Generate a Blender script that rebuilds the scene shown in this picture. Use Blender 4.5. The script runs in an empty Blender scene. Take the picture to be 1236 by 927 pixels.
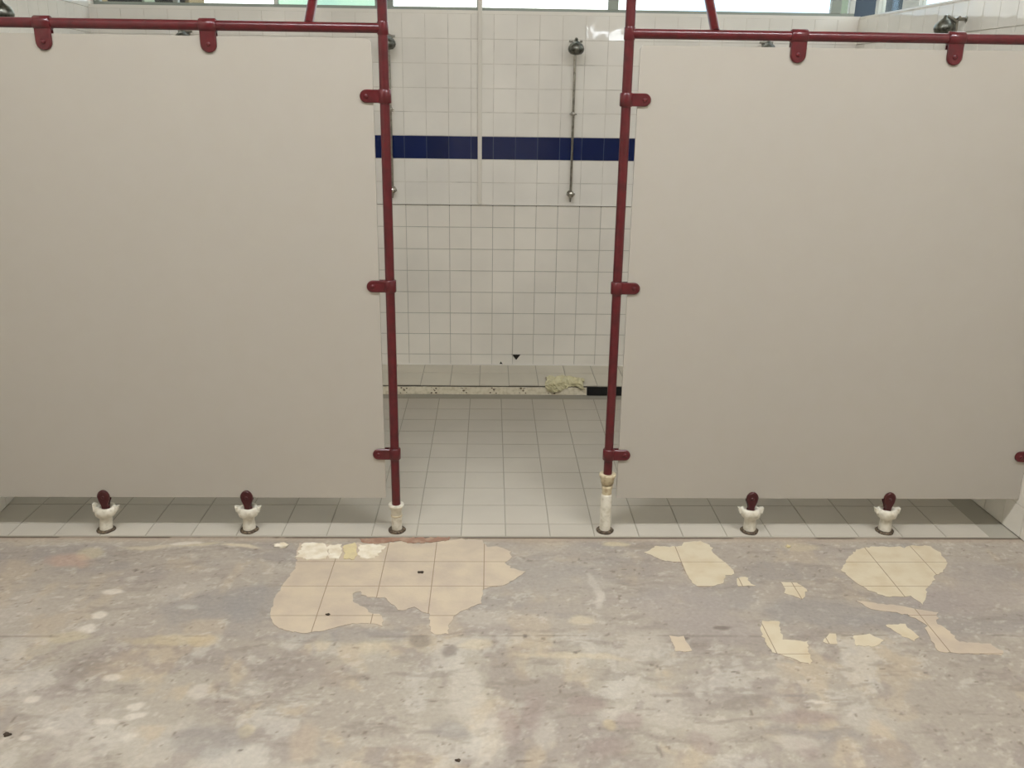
import bpy, bmesh, math, random
import numpy as np
from mathutils import Vector, Matrix
random.seed(7)
SC = bpy.context.scene
COL = SC.collection

# ------------------------------------------------------------------ camera
F_PX, PITCH, YAW, ROLL, CAM_H = 1088.7, 0.3129, 0.0265, 0.0141, 1.7
CP = Vector((0, 0, CAM_H))
FW = Vector((math.sin(YAW)*math.cos(PITCH), math.cos(YAW)*math.cos(PITCH), -math.sin(PITCH)))
R0 = Vector((math.cos(YAW), -math.sin(YAW), 0)); U0 = R0.cross(FW)
RT = math.cos(ROLL)*R0 + math.sin(ROLL)*U0
UP = -math.sin(ROLL)*R0 + math.cos(ROLL)*U0
cam = bpy.data.cameras.new('camera'); cam.sensor_width = 36; cam.lens = 36*F_PX/1236
cam.clip_start = 0.05
co = bpy.data.objects.new('camera', cam); COL.objects.link(co)
co.matrix_world = Matrix(((RT.x, UP.x, -FW.x, 0), (RT.y, UP.y, -FW.y, 0), (RT.z, UP.z, -FW.z, CAM_H), (0, 0, 0, 1)))
SC.camera = co

def ground(px, py, z=0.0):            # where a point seen in the photograph lies on the floor
    d = FW + RT*((px-618)/F_PX) - UP*((py-463.5)/F_PX)
    t = (z-CAM_H)/d.z
    return CP + d*t

# ------------------------------------------------------------------ view, sky, lights
vs = SC.view_settings
vs.view_transform = 'Standard'; vs.look = 'None'; vs.gamma = 1; vs.use_curve_mapping = False
vs.exposure = 0.0
W = bpy.data.worlds.new('sky'); SC.world = W; W.use_nodes = True
nt = W.node_tree; nt.nodes.clear()
wo = nt.nodes.new('ShaderNodeOutputWorld'); bg = nt.nodes.new('ShaderNodeBackground')
tc = nt.nodes.new('ShaderNodeTexCoord'); nz = nt.nodes.new('ShaderNodeTexNoise')
nz.inputs['Scale'].default_value = 2.2; nz.inputs['Detail'].default_value = 5
cr = nt.nodes.new('ShaderNodeValToRGB')
cr.color_ramp.elements[0].position = .38; cr.color_ramp.elements[0].color = (.42, .60, .80, 1)
cr.color_ramp.elements[1].position = .46; cr.color_ramp.elements[1].color = (1, 1, .98, 1)
mpw = nt.nodes.new('ShaderNodeMapping'); mpw.inputs['Location'].default_value = (3.1, 1.7, .4)
nt.links.new(tc.outputs['Generated'], mpw.inputs['Vector']); nt.links.new(mpw.outputs[0], nz.inputs['Vector']); nt.links.new(nz.outputs['Fac'], cr.inputs['Fac'])
nt.links.new(cr.outputs['Color'], bg.inputs['Color']); bg.inputs['Strength'].default_value = 2.8
nt.links.new(bg.outputs[0], wo.inputs[0])

ROOM_Z = 4.15
LAMPS = [(-0.75, 1.42, 1.5, 76), (1.65, 1.42, 1.5, 84)]       # x, y, length, watts of the tubes under the ceiling before the partition
TUBE_COL = (.95, .985, 1.04)

# ------------------------------------------------------------------ helpers
def lin(c):
    return tuple(((v/255)/12.92 if v/255 <= .04045 else ((v/255+.055)/1.055)**2.4) for v in c)
def tag(o, label=None, cat=None, group=None, kind=None):
    if label: o['label'] = label
    if cat: o['category'] = cat
    if group: o['group'] = group
    if kind: o['kind'] = kind
    return o
def empty(name, loc=(0, 0, 0)):
    o = bpy.data.objects.new(name, None); o.location = loc; o.empty_display_size = .1
    COL.objects.link(o); return o
class MB:
    def __init__(s): s.v = []; s.f = []; s.sm = []
    def add(s, vs_, fs, smooth=False):
        b = len(s.v); s.v += [tuple(v) for v in vs_]
        s.f += [tuple(i+b for i in f) for f in fs]; s.sm += [smooth]*len(fs)
        return s
    def box(s, x0, x1, y0, y1, z0, z1):
        v = [(x, y, z) for z in (z0, z1) for y in (y0, y1) for x in (x0, x1)]
        return s.add(v, [(0, 2, 3, 1), (4, 5, 7, 6), (0, 1, 5, 4), (2, 6, 7, 3), (0, 4, 6, 2), (1, 3, 7, 5)])
    def tube(s, a, b, r, n=20, r2=None, cap=True):
        a = Vector(a); b = Vector(b); d = (b-a).normalized()
        u = d.cross(Vector((0, 0, 1))) if abs(d.z) < .9 else d.cross(Vector((1, 0, 0)))
        u.normalize(); w = d.cross(u); r2 = r if r2 is None else r2
        v = []
        for p, rr in ((a, r), (b, r2)):
            for k in range(n):
                t = 2*math.pi*k/n; v.append(p+u*math.cos(t)*rr+w*math.sin(t)*rr)
        s.add(v, [(k, (k+1) % n, n+(k+1) % n, n+k) for k in range(n)], True)
        if cap:
            s.add(v[:n], [tuple(range(n))[::-1]]); s.add(v[n:], [tuple(range(n))])
        return s
    def lathe(s, c, prof, n=24, axis='z', wob=0):
        """prof = [(radius, height)] around the point c"""
        v = []
        for r, h in prof:
            for k in range(n):
                t = 2*math.pi*k/n; rr = r*(1+wob*math.sin(3*t+h*40)+wob*.6*math.sin(5*t+1+h*70))
                x, y = math.cos(t)*rr, math.sin(t)*rr
                v.append((c[0]+x, c[1]+y, c[2]+h) if axis == 'z' else (c[0]+x, c[1]-h, c[2]+y) if axis == 'y' else (c[0]+h, c[1]+x, c[2]+y))
        f = []
        for j in range(len(prof)-1):
            for k in range(n):
                q = (j*n+k, j*n+(k+1) % n, (j+1)*n+(k+1) % n, (j+1)*n+k)
                f.append(q)
        s.add(v, f, True)
        s.add(v[:n], [tuple(range(n))[::-1]]); s.add(v[-n:], [tuple(range(n))])
        return s
    def prism(s, pts, z0, z1, inset=0.0, frame=None):
        """outline pts (2D) raised from z0 to z1, the top drawn in by inset; frame maps (x,y,z)->world"""
        n = len(pts); cx = sum(p[0] for p in pts)/n; cy = sum(p[1] for p in pts)/n
        top = []
        for x, y in pts:
            d = math.hypot(x-cx, y-cy) or 1; k = max(0, 1-inset/d); top.append((cx+(x-cx)*k, cy+(y-cy)*k))
        v = [(x, y, z0) for x, y in pts]+[(x, y, z1) for x, y in top]
        if frame: v = [frame(*q) for q in v]
        return s.add(v, [tuple(range(n, 2*n)), tuple(range(n))[::-1]]+[(k, (k+1) % n, n+(k+1) % n, n+k) for k in range(n)])
    def mesh(s, name, mat):
        me = bpy.data.meshes.new(name); me.from_pydata(s.v, [], s.f)
        me.polygons.foreach_set('use_smooth', s.sm)
        if mat: me.materials.append(mat)
        bm = bmesh.new(); bm.from_mesh(me); bmesh.ops.recalc_face_normals(bm, faces=bm.faces); bm.to_mesh(me); bm.free()
        return me
    def build(s, name, mat, parent=None, bevel=0):
        o = bpy.data.objects.new(name, s.mesh(name, mat)); COL.objects.link(o)
        if parent: o.parent = parent
        if bevel:
            m = o.modifiers.new('bevel', 'BEVEL'); m.width = bevel; m.segments = 3; m.limit_method = 'ANGLE'
        return o
def local(o, loc):
    """shift a mesh built in world coordinates so that its object stands at loc"""
    o.data.transform(Matrix.Translation(-Vector(loc))); o.location = loc; return o

# ------------------------------------------------------------------ materials
def mat(name, col, rough=.5, metal=0, spec=.5, noise=None, bump=None, coat=0):
    """noise = (scale, second colour, low, high[, stretch]); bump = (scale, strength, distance)"""
    m = bpy.data.materials.new(name); m.use_nodes = True; t = m.node_tree
    b = t.nodes['Principled BSDF']
    b.inputs['Base Color'].default_value = (*lin(col), 1)
    b.inputs['Roughness'].default_value = rough; b.inputs['Metallic'].default_value = metal
    b.inputs['Specular IOR Level'].default_value = spec; b.inputs['Coat Weight'].default_value = coat
    g = t.nodes.new('ShaderNodeNewGeometry')
    if noise:
        n = t.nodes.new('ShaderNodeTexNoise'); n.inputs['Scale'].default_value = noise[0]; n.inputs['Detail'].default_value = 6
        mp = t.nodes.new('ShaderNodeMapping'); mp.inputs['Scale'].default_value = noise[4] if len(noise) > 4 else (1, 1, 1)
        t.links.new(g.outputs['Position'], mp.inputs['Vector']); t.links.new(mp.outputs[0], n.inputs['Vector'])
        r = t.nodes.new('ShaderNodeValToRGB')
        r.color_ramp.elements[0].position = noise[2]; r.color_ramp.elements[0].color = (*lin(col), 1)
        r.color_ramp.elements[1].position = noise[3]; r.color_ramp.elements[1].color = (*lin(noise[1]), 1)
        t.links.new(n.outputs['Fac'], r.inputs['Fac']); t.links.new(r.outputs['Color'], b.inputs['Base Color'])
    if bump:
        n = t.nodes.new('ShaderNodeTexNoise'); n.inputs['Scale'].default_value = bump[0]; n.inputs['Detail'].default_value = 3
        t.links.new(g.outputs['Position'], n.inputs['Vector'])
        bp = t.nodes.new('ShaderNodeBump'); bp.inputs['Strength'].default_value = bump[1]; bp.inputs['Distance'].default_value = bump[2]
        t.links.new(n.outputs['Fac'], bp.inputs['Height']); t.links.new(bp.outputs[0], b.inputs['Normal'])
    return m
def tile_mat(name, col, var, rough, wave, coat=0):
    m = mat(name, col, rough, coat=coat); t = m.node_tree; b = t.nodes['Principled BSDF']
    oi = t.nodes.new('ShaderNodeObjectInfo'); hs = t.nodes.new('ShaderNodeHueSaturation')
    mr = t.nodes.new('ShaderNodeMapRange'); mr.inputs['To Min'].default_value = 1-var; mr.inputs['To Max'].default_value = 1+var
    t.links.new(oi.outputs['Random'], mr.inputs['Value']); t.links.new(mr.outputs[0], hs.inputs['Value'])
    g = t.nodes.new('ShaderNodeNewGeometry'); n = t.nodes.new('ShaderNodeTexNoise'); n.inputs['Scale'].default_value = 3; n.inputs['Detail'].default_value = 8
    t.links.new(g.outputs['Position'], n.inputs['Vector'])
    r = t.nodes.new('ShaderNodeValToRGB'); r.color_ramp.elements[0].position = .35; r.color_ramp.elements[1].position = .7
    r.color_ramp.elements[0].color = (*lin(col), 1); r.color_ramp.elements[1].color = (*[v*.9 for v in lin(col)], 1)
    t.links.new(n.outputs['Fac'], r.inputs['Fac']); t.links.new(r.outputs['Color'], hs.inputs['Color'])
    t.links.new(hs.outputs['Color'], b.inputs['Base Color'])
    n2 = t.nodes.new('ShaderNodeTexNoise'); n2.inputs['Scale'].default_value = 16; n2.inputs['Detail'].default_value = 0
    t.links.new(g.outputs['Position'], n2.inputs['Vector'])
    bp = t.nodes.new('ShaderNodeBump'); bp.inputs['Strength'].default_value = wave; bp.inputs['Distance'].default_value = .004
    t.links.new(n2.outputs['Fac'], bp.inputs['Height']); t.links.new(bp.outputs[0], b.inputs['Normal'])
    return m
M = {}
M['tile'] = tile_mat('white_glazed_tile', (231, 226, 216), .02, .045, .14)
M['tile_low'] = tile_mat('dull_white_tile', (231, 225, 213), .025, .28, .2)
M['tile_blue'] = tile_mat('navy_tile', (14, 30, 78), .12, .16, .25)
M['tile_floor'] = tile_mat('grey_floor_tile', (190, 182, 168), .025, .42, .15)
M['tile_step'] = tile_mat('step_tile', (198, 190, 172), .03, .45, .15)
M['tile_old'] = mat('cream_old_tile', (200, 184, 160), .6, noise=(9, (184, 168, 150), .38, .68), bump=(90, .25, .002))
M['tile_black'] = mat('black_tile', (14, 15, 17), .3)
M['grout_up'] = mat('pale_grout', (214, 208, 196), .9, noise=(9, (176, 170, 158), .45, .75))
M['grout_blue'] = mat('blue_grey_grout', (70, 80, 104), .9)
M['grout_low'] = mat('grey_grout', (186, 181, 168), .9, noise=(9, (160, 157, 144), .4, .7))
M['grout_floor'] = mat('floor_grout', (160, 154, 140), .95)
M['grout_old'] = mat('old_grout', (150, 132, 112), .95)
M['joint'] = mat('dark_joint', (92, 84, 70), .95)  # dark wall joint, also the painted shade in the step gap
M['plaster'] = mat('painted_plaster', (228, 222, 210), .9)
M['red'] = mat('dark_red_enamel', (90, 17, 25), .28, noise=(30, (76, 13, 20), .4, .65), bump=(60, .15, .002), coat=.12)
M['maroon'] = mat('maroon_plastic', (66, 18, 21), .3, bump=(80, .2, .002))
M['panel'] = mat('off_white_laminate', (176, 170, 159), .5, noise=(14, (175, 168.5, 157), .35, .7), bump=(700, .12, .0006))
M['pvc'] = mat('white_pvc', (222, 216, 200), .45, noise=(50, (190, 182, 160), .45, .75))
M['pvc_dirty'] = mat('yellowed_pvc', (205, 192, 160), .5, noise=(60, (170, 150, 120), .45, .7))
M['rust'] = mat('rusty_ring', (70, 58, 46), .6, noise=(120, (120, 104, 84), .45, .6), metal=.3)
M['chrome'] = mat('dull_chrome', (176, 172, 162), .28, metal=1, noise=(40, (130, 126, 116), .4, .7))
M['chrome_dark'] = mat('tarnished_chrome', (122, 122, 114), .35, metal=1, noise=(60, (70, 70, 64), .4, .7))
M['frame'] = mat('grey_green_window_frame', (138, 144, 134), .5)
M['frame_light'] = mat('pale_window_frame', (190, 192, 184), .5)
M['adhesive'] = mat('cream_tile_adhesive', (230, 220, 196), .9, noise=(45, (208, 197, 168), .45, .7), bump=(120, .5, .004))
M['adhesive_mark'] = mat('brown_adhesive_mark', (120, 104, 80), .9)
M['white_plaster'] = mat('white_plaster_smear', (233, 224, 205), .85, noise=(25, (214, 200, 172), .4, .7), bump=(90, .5, .004))
M['yellow_plaster'] = mat('yellow_plaster_smear', (212, 197, 152), .9, noise=(25, (200, 184, 150), .4, .7), bump=(90, .4, .004))
M['brown_stain'] = mat('reddish_brown_screed', (150, 116, 96), .9, noise=(22, (172, 146, 124), .45, .7))
M['rag'] = mat('pale_yellow_foil', (206, 198, 160), .6, noise=(25, (186, 176, 136), .4, .7), bump=(60, .6, .01))
M['hole'] = mat('dark_hole', (42, 36, 28), .95)
M['stone'] = mat('dark_crumb', (64, 52, 40), .9)
M['trunking'] = mat('white_trunking', (216, 210, 198), .4)
M['lamp_body'] = mat('lamp_body', (235, 235, 230), .4)
M['screed_base'] = mat('dark_subfloor', (96, 84, 70), .95)
def transparent(name, col, k=.12):
    m = bpy.data.materials.new(name); m.use_nodes = True; t = m.node_tree; t.nodes.clear()
    o = t.nodes.new('ShaderNodeOutputMaterial'); tr = t.nodes.new('ShaderNodeBsdfTransparent'); gl = t.nodes.new('ShaderNodeBsdfGlossy')
    gl.inputs['Roughness'].default_value = .03; tr.inputs['Color'].default_value = (*col, 1)
    mx = t.nodes.new('ShaderNodeMixShader'); lw = t.nodes.new('ShaderNodeLayerWeight'); lw.inputs['Blend'].default_value = .5
    pw = t.nodes.new('ShaderNodeMath'); pw.operation = 'POWER'; pw.inputs[1].default_value = 5; t.links.new(lw.outputs['Facing'], pw.inputs[0])
    fr = t.nodes.new('ShaderNodeMath'); fr.operation = 'MULTIPLY_ADD'; fr.inputs[1].default_value = .7; fr.inputs[2].default_value = .04; t.links.new(pw.outputs[0], fr.inputs[0])
    t.links.new(fr.outputs[0], mx.inputs[0]); t.links.new(tr.outputs[0], mx.inputs[1]); t.links.new(gl.outputs[0], mx.inputs[2])
    t.links.new(mx.outputs[0], o.inputs[0]); return m
M['glass'] = transparent('clear_glass', (.96, .98, .97))
M['glass_green'] = transparent('pale_green_glass', (.50, .62, .54))
M['lit'] = bpy.data.materials.new('added_pane_glow'); M['lit'].use_nodes = True
_b = M['lit'].node_tree.nodes['Principled BSDF']; _b.inputs['Emission Color'].default_value = (.9, .96, 1, 1); _b.inputs['Emission Strength'].default_value = 14  # glow for the added window, seen only as a reflection in the tiles
M['tube_glow'] = bpy.data.materials.new('tube_glow'); M['tube_glow'].use_nodes = True
_b = M['tube_glow'].node_tree.nodes['Principled BSDF']
_b.inputs['Emission Color'].default_value = (*TUBE_COL, 1); _b.inputs['Emission Strength'].default_value = 9

# ------------------------------------------------------------------ key numbers (metres)
YP = 3.312                 # partition plane
XL, XR = -.371, .4755      # the two door posts
YB = 5.458                 # back wall face
TW, TH, X0 = .1297, .1324, -.5036
ZL = 1.0562                # joint between dull lower tiles and glazed upper tiles
SILL = 2.135
YF, YS, STEP = 3.262, 5.044, .062
TF, XF0 = .1796, -.2894
YFR = [YF+.002, 3.371] + [3.371+.1777*k for k in range(1, 10)]   # rows of floor tiles up to the step
WT = 3.35                  # top of the windows
BL, BR = -2.245, 2.09       # back corners
def xl(y): return BL+(YB-y)*.0996 if y > 3.2 else BL+(YB-3.2)*.0996
def xr(y): return BR+(YB-y)*.037 if y > 3.2 else BR+(YB-3.2)*.037

# ------------------------------------------------------------------ structure
def frustum(w, h, t, ins=.0012):
    m = MB(); a, b = w/2, h/2
    m.add([(-a, -b, 0), (a, -b, 0), (a, b, 0), (-a, b, 0), (-a+ins, -b+ins, t), (a-ins, -b+ins, t), (a-ins, b-ins, t), (-a+ins, b-ins, t)],
          [(4, 5, 6, 7), (0, 1, 5, 4), (1, 2, 6, 5), (2, 3, 7, 6), (3, 0, 4, 7)])
    return m
_cache = {}
def tile_mesh(w, h, t, mt):
    k = (round(w, 4), round(h, 4), t, mt)
    if k not in _cache: _cache[k] = frustum(w, h, t).mesh('tile', M[mt])
    return _cache[k]
def place_tile(parent, me, c, u, v, n, tilt=.0035):
    o = bpy.data.objects.new('tile', me); COL.objects.link(o); o.parent = parent
    r = Matrix((u, v, n)).transposed()
    r = r @ Matrix.Rotation(random.gauss(0, tilt), 3, 'X') @ Matrix.Rotation(random.gauss(0, tilt), 3, 'Y')
    o.matrix_local = Matrix.Translation(c) @ r.to_4x4(); return o
def tile_face(parent, org, u, v, n, us, vs_, spec, t=.005, joint=(.0015, .0021), limit=300, visible=None, skip=None):
    """tiles between the joint lines us and vs_; spec(j) names the material of row j; the ones in view singly, the rest as stuff"""
    cells = []
    for i in range(len(us)-1):
        for j in range(len(vs_)-1):
            if skip and skip(i, j): continue
            cells.append((i, j))
    seen = [c for c in cells if visible is None or visible(*c)][:limit]
    rest = [c for c in cells if c not in set(seen)]
    for i, j in seen:
        w, h = us[i+1]-us[i]-joint[0], vs_[j+1]-vs_[j]-joint[1]; mt, off = spec(j)
        c = org+u*(us[i]+us[i+1])/2+v*(vs_[j]+vs_[j+1])/2+n*off
        place_tile(parent, tile_mesh(w, h, t, mt), c, u, v, n)
    by = {}
    for i, j in rest:
        mt, off = spec(j); mb = by.setdefault(mt, MB())
        w, h = us[i+1]-us[i]-joint[0], vs_[j+1]-vs_[j]-joint[1]
        c = org+u*(us[i]+us[i+1])/2+v*(vs_[j]+vs_[j+1])/2+n*off
        f = frustum(w, h, t)
        mb.add([c+u*a+v*b+n*d for a, b, d in f.v], f.f)
    for mt, mb in by.items():
        tag(mb.build('tile_field', M[mt], parent), kind='stuff')

Z_ROWS = [STEP+.001, ZL-7*TH] + [ZL-k*TH for k in range(6, -1, -1)] + [ZL+k*TH for k in range(1, 9)]
def wall_spec(j):
    z = (Z_ROWS[j]+Z_ROWS[j+1])/2
    if z < ZL: return 'tile_low', 0
    if ZL+2*TH < z < ZL+3*TH: return 'tile_blue', .006
    return 'tile', .006

# back wall
wb = MB().box(BL-.25, BR+.25, YB-.0032, YB+.22, 0, SILL-.012).build('wall_back', M['grout_low'])
tag(wb, 'white tiled back wall with a navy blue band below the windows', kind='structure')
MB().box(BL, BR, YB-.0095, YB+.003, ZL+.006, SILL-.02).build('grout_bed', M['grout_up'], wb)
MB().box(BL, BR, YB-.0098, YB, ZL+2*TH+.002, ZL+3*TH-.002).build('grout_bed', M['grout_blue'], wb)
MB().box(BL, BR, YB-.011, YB, STEP-.001, STEP+.005).build('sealant', M['tile'], wb)
us = [BL]+[X0+TW*k for k in range(-13, 21)]
vis_b = lambda i, j: (-.72 < (us[i]+us[i+1])/2 < .72) or j >= len(Z_ROWS)-4
CHIP = (6, 0)
ORG_B = Vector((0, YB, 0)); UX = Vector((1, 0, 0)); UZ = Vector((0, 0, 1)); NY = Vector((0, -1, 0))
# the chipped tiles of the lowest row
chip_i = [i for i in range(len(us)-1) if us[i] <= .16 < us[i+1]][0]
chip_k = [i for i in range(len(us)-1) if us[i] <= .06 < us[i+1]][0]
def skip_b(i, j): return j == 0 and i in (chip_i, chip_k)
tile_face(wb, ORG_B, UX, UZ, NY, us, Z_ROWS, wall_spec, visible=vis_b, skip=skip_b)
jt = .0013
def wf(x, z, y): return (x, YB-y, z)
z0, z1 = Z_ROWS[0]+jt, Z_ROWS[1]-jt
a, b = us[chip_i]+jt, us[chip_i+1]-jt
cx = .165
pts = [(a, z0), (b, z0), (b, z1), (cx+.030, z1), (cx+.004, z1-.034), (cx-.025, z1), (a, z1)]
MB().prism(pts, 0, .005, 0, wf).build('tile', M['tile_low'], wb)
MB().add([(cx-.028, YB-.0036, z1+.001), (cx+.033, YB-.0036, z1+.001), (cx+.004, YB-.0036, z1-.038)], [(0, 1, 2)]).build('mortar_hole', M['hole'], wb)
a, b = us[chip_k]+jt, us[chip_k+1]-jt
cx = .072
pts = [(a, z0), (cx-.010, z0), (cx, z0+.020), (cx+.014, z0), (b, z0), (b, z1), (a, z1)]
MB().prism(pts, 0, .005, 0, wf).build('tile', M['tile_low'], wb)
MB().add([(cx-.012, YB-.0036, z0-.001), (cx+.016, YB-.0036, z0-.001), (cx, YB-.0036, z0+.022)], [(0, 1, 2)]).build('mortar_hole', M['hole'], wb)
# joint trim under the glazed tiles
MB().box(BL, BR, YB-.004, YB+.002, ZL-.006, ZL+.004).build('joint_strip', M['joint'], wb)
MB().box(BL, BR, YB-.014, YB+.002, ZL+.002, ZL+.009).build('bead', M['tile'], wb)
# sill band
MB().box(BL, BR, YB-.006, YB+.14, SILL-.02, SILL-.002).build('sill', M['tile'], wb)

# side walls
def side_wall(name, fx, sgn, label, top, beam):
    p0, p1, p2 = Vector((fx(YB), YB+.001, 0)), Vector((fx(3.2), 3.2, 0)), Vector((fx(3.2), -2.6, 0))
    out = Vector((sgn, 0, 0))
    mb = MB()
    for a_, b_, z_ in ((p0, p1, top), (p1, p2, ROOM_Z)):
        v = []
        for z in (0, z_):
            for p in (a_, b_): v += [p+UZ*z, p+out*.2+UZ*z]
        mb.add(v, [(0, 1, 3, 2), (4, 6, 7, 5), (0, 4, 5, 1), (2, 3, 7, 6), (0, 2, 6, 4), (1, 5, 7, 3)])
    w = mb.build(name, M['plaster']); tag(w, label, kind='structure')
    u = (p1-p0).normalized(); L = (p1-p0).length; n = u.cross(UZ); n = n if n.x*sgn < 0 else -n
    if (u.cross(UZ)-n).length > 1e-3: uu = -u; org = p0+u*L
    else: uu = u; org = p0
    us_ = [0]+[(L % .1297)+.1297*k for k in range(int(L/.1297)+1)]
    if uu is u: us_ = [k*.1297 for k in range(int(L/.1297)+1)]+[L]
    us_ = sorted(set(round(x, 4) for x in us_)); us_ = [x for k, x in enumerate(us_) if k == 0 or x-us_[k-1] > .012]
    rows = list(Z_ROWS)
    rows[0] = .001; 
    if top > 2.3:
        while rows[-1]+TH < top: rows.append(rows[-1]+TH)
    def sp(j):
        z = (rows[j]+rows[j+1])/2
        if z < ZL: return 'tile_low', .0045
        if ZL+2*TH < z < ZL+3*TH: return 'tile_blue', .006
        return 'tile', .006
    bed = MB()
    bed.add([org+n*d+uu*x+UZ*z for z in (0.001, min(rows[-1]+.015, top)) for x in (0, L) for d in (0, .0072)],
            [(0, 2, 3, 1), (4, 5, 7, 6), (0, 4, 6, 2), (1, 3, 7, 5), (0, 1, 5, 4), (2, 6, 7, 3)])
    bed.build('grout_bed', M['grout_up'], w)
    tile_face(w, org+n*.0005, uu, UZ, n, us_, rows, sp, visible=lambda i, j: True, limit=300)
    return w, org, uu, n
wr, *_r = side_wall('wall_right', xr, 1, 'white tiled right side wall of the shower area', SILL-.012, None)
wl, *_l = side_wall('wall_left', xl, -1, 'white tiled left side wall of the shower area', ROOM_Z, None)
# the plaster above the side window, the lintel over the back windows, and the wall behind the camera
MB().box(BL-.25, BR+.25, YB+.002, YB+.22, WT, ROOM_Z).build('lintel', M['plaster'], wb)
MB().box(BL-.25, BL-.002, YB+.002, YB+.22, SILL-.012, WT).build('pier', M['plaster'], wb)
MB().add([(xr(YB), YB, WT), (xr(YB)+.2, YB, WT), (xr(3.2)+.2, 3.2, WT), (xr(3.2), 3.2, WT),
          (xr(YB), YB, ROOM_Z), (xr(YB)+.2, YB, ROOM_Z), (xr(3.2)+.2, 3.2, ROOM_Z), (xr(3.2), 3.2, ROOM_Z)],
         [(0, 1, 2, 3), (4, 7, 6, 5), (0, 4, 5, 1), (1, 5, 6, 2), (2, 6, 7, 3), (3, 7, 4, 0)]).build('lintel', M['plaster'], wr)
MB().add([(xr(4.0), 4.0, SILL-.012), (xr(4.0)+.2, 4.0, SILL-.012), (xr(3.2)+.2, 3.2, SILL-.012), (xr(3.2), 3.2, SILL-.012),
          (xr(4.0), 4.0, WT), (xr(4.0)+.2, 4.0, WT), (xr(3.2)+.2, 3.2, WT), (xr(3.2), 3.2, WT)],
         [(0, 1, 2, 3), (4, 7, 6, 5), (0, 4, 5, 1), (1, 5, 6, 2), (2, 6, 7, 3), (3, 7, 4, 0)]).build('pier', M['plaster'], wr)
wfr = MB().box(-2.4, 2.6, -2.8, -2.6, 0, ROOM_Z).build('wall_front', M['plaster']); tag(wfr, 'plain plastered wall opposite the showers', kind='structure')
w3 = MB().box(1.36, 2.02, -2.6, -2.57, 2.37, 2.42).box(1.36, 2.02, -2.6, -2.57, 2.56, 2.61).box(1.36, 1.41, -2.6, -2.57, 2.42, 2.56).box(1.97, 2.02, -2.6, -2.57, 2.42, 2.56).build('added_window', M['lamp_body'])
tag(w3, 'small glowing window added opposite the showers for the tile reflection, out of view', kind='structure')
MB().box(1.41, 1.97, -2.597, -2.588, 2.42, 2.56).build('added_glow_pane', M['lit'], w3)  # glowing pane added behind the camera to mirror in the glazed tiles
cl = MB().box(-2.5, 2.6, -2.8, YB+.22, ROOM_Z, ROOM_Z+.1).build('ceiling', M['plaster']); tag(cl, 'plain white ceiling', kind='structure')

# tiled shower floor
fs = MB().box(BL-.05, BR+.12, YF-.004, YB, -.12, -.0018).build('floor_1', M['grout_floor'])
tag(fs, 'pale grey tiled floor of the shower area behind the partitions', kind='structure')
ks = [k for k in range(-11, 14)]
usf = [XF0+TF*k for k in ks]
def clipx(y0, y1): return max(xl(y0), xl(y1)), min(xr(y0), xr(y1))
for j in range(len(YFR)-1):
    y0, y1 = YFR[j], min(YFR[j+1], YS-.002)
    if y1-y0 < .02: continue
    lo, hi = xl((y0+y1)/2)+.004, xr((y0+y1)/2)-.004
    for i in range(len(usf)-1):
        a, b = max(usf[i], lo), min(usf[i+1], hi)
        if b-a < .02: continue
        place_tile(fs, tile_mesh(b-a-.003, y1-y0-.003, .005, 'tile_floor'), Vector(((a+b)/2, (y0+y1)/2, -.005)), UX, Vector((0, 1, 0)), UZ, .0015)
# raised step at the foot of the back wall
st = MB().box(xl(YS)+.006, xr(YS)-.006, YS+.006, YB, 0, STEP-.0028).build('trim_1', M['grout_floor'])
tag(st, 'low tiled step along the foot of the back wall', kind='structure')
usp = [-.404+.1735*k for k in range(-10, 15)]
for i in range(len(usp)-1):
    a, b = max(usp[i], xl(YS)+.01), min(usp[i+1], xr(YB)-.01)
    if b-a < .02: continue
    y0 = YS-.004+(.006 if i % 4 == 1 else 0); ym = YS+.235
    place_tile(st, tile_mesh(b-a-.003, ym-y0-.003, .006, 'tile_step'), Vector(((a+b)/2, (y0+ym)/2, STEP-.006)), UX, Vector((0, 1, 0)), UZ, .003)
    place_tile(st, tile_mesh(b-a-.003, YB-ym-.004, .006, 'tile_step'), Vector(((a+b)/2, (YB+ym-.001)/2, STEP-.006)), UX, Vector((0, 1, 0)), UZ, .003)
# riser: cream adhesive where its tiles are gone, black tiles left at the right
MB().box(xl(YS)+.01, xr(YS)-.01, YS+.002, YS+.01, STEP-.014, STEP-.006).build('gap_shade', M['joint'], st)  # dark strip stands in for the shade in the gap under the step tiles
ad = MB(); n = 90; xa, xb = xl(YS)+.01, .575
v = []
for k in range(n+1):
    x = xa+(xb-xa)*k/n
    for q in range(4):
        z = .001+q*(STEP-.0135)/3; v.append((x, YS+.001+random.uniform(-.0035, .0), z-(0 if q < 3 else abs(random.gauss(0, .0012)))))
ad.add(v, [(4*k+q, 4*k+4+q, 4*k+5+q, 4*k+1+q) for k in range(n) for q in range(3)], True)
ad.build('adhesive_bed', M['adhesive'], st)
mk = MB()
for k in range(-8, 6):
    x = -.3255+.1745*k
    if x < xa+.02 or x > xb-.04: continue
    for dx, dz in ((-.018, .012), (.018, .013), (0, .027), (-.014, .043), (.014, .041), (0, .036)):
        cx, cz = x+dx+random.gauss(0, .003), dz+random.gauss(0, .002); r = random.uniform(.002, .006)
        m8 = [(cx+math.cos(t)*r*1.3, YS-.0032, cz+math.sin(t)*r) for t in np.linspace(0, 2*math.pi, 7)[:-1]]
        mk.add(m8, [tuple(range(6))])
tag(mk.build('adhesive_mark', M['adhesive_mark'], st), kind='stuff')
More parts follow.
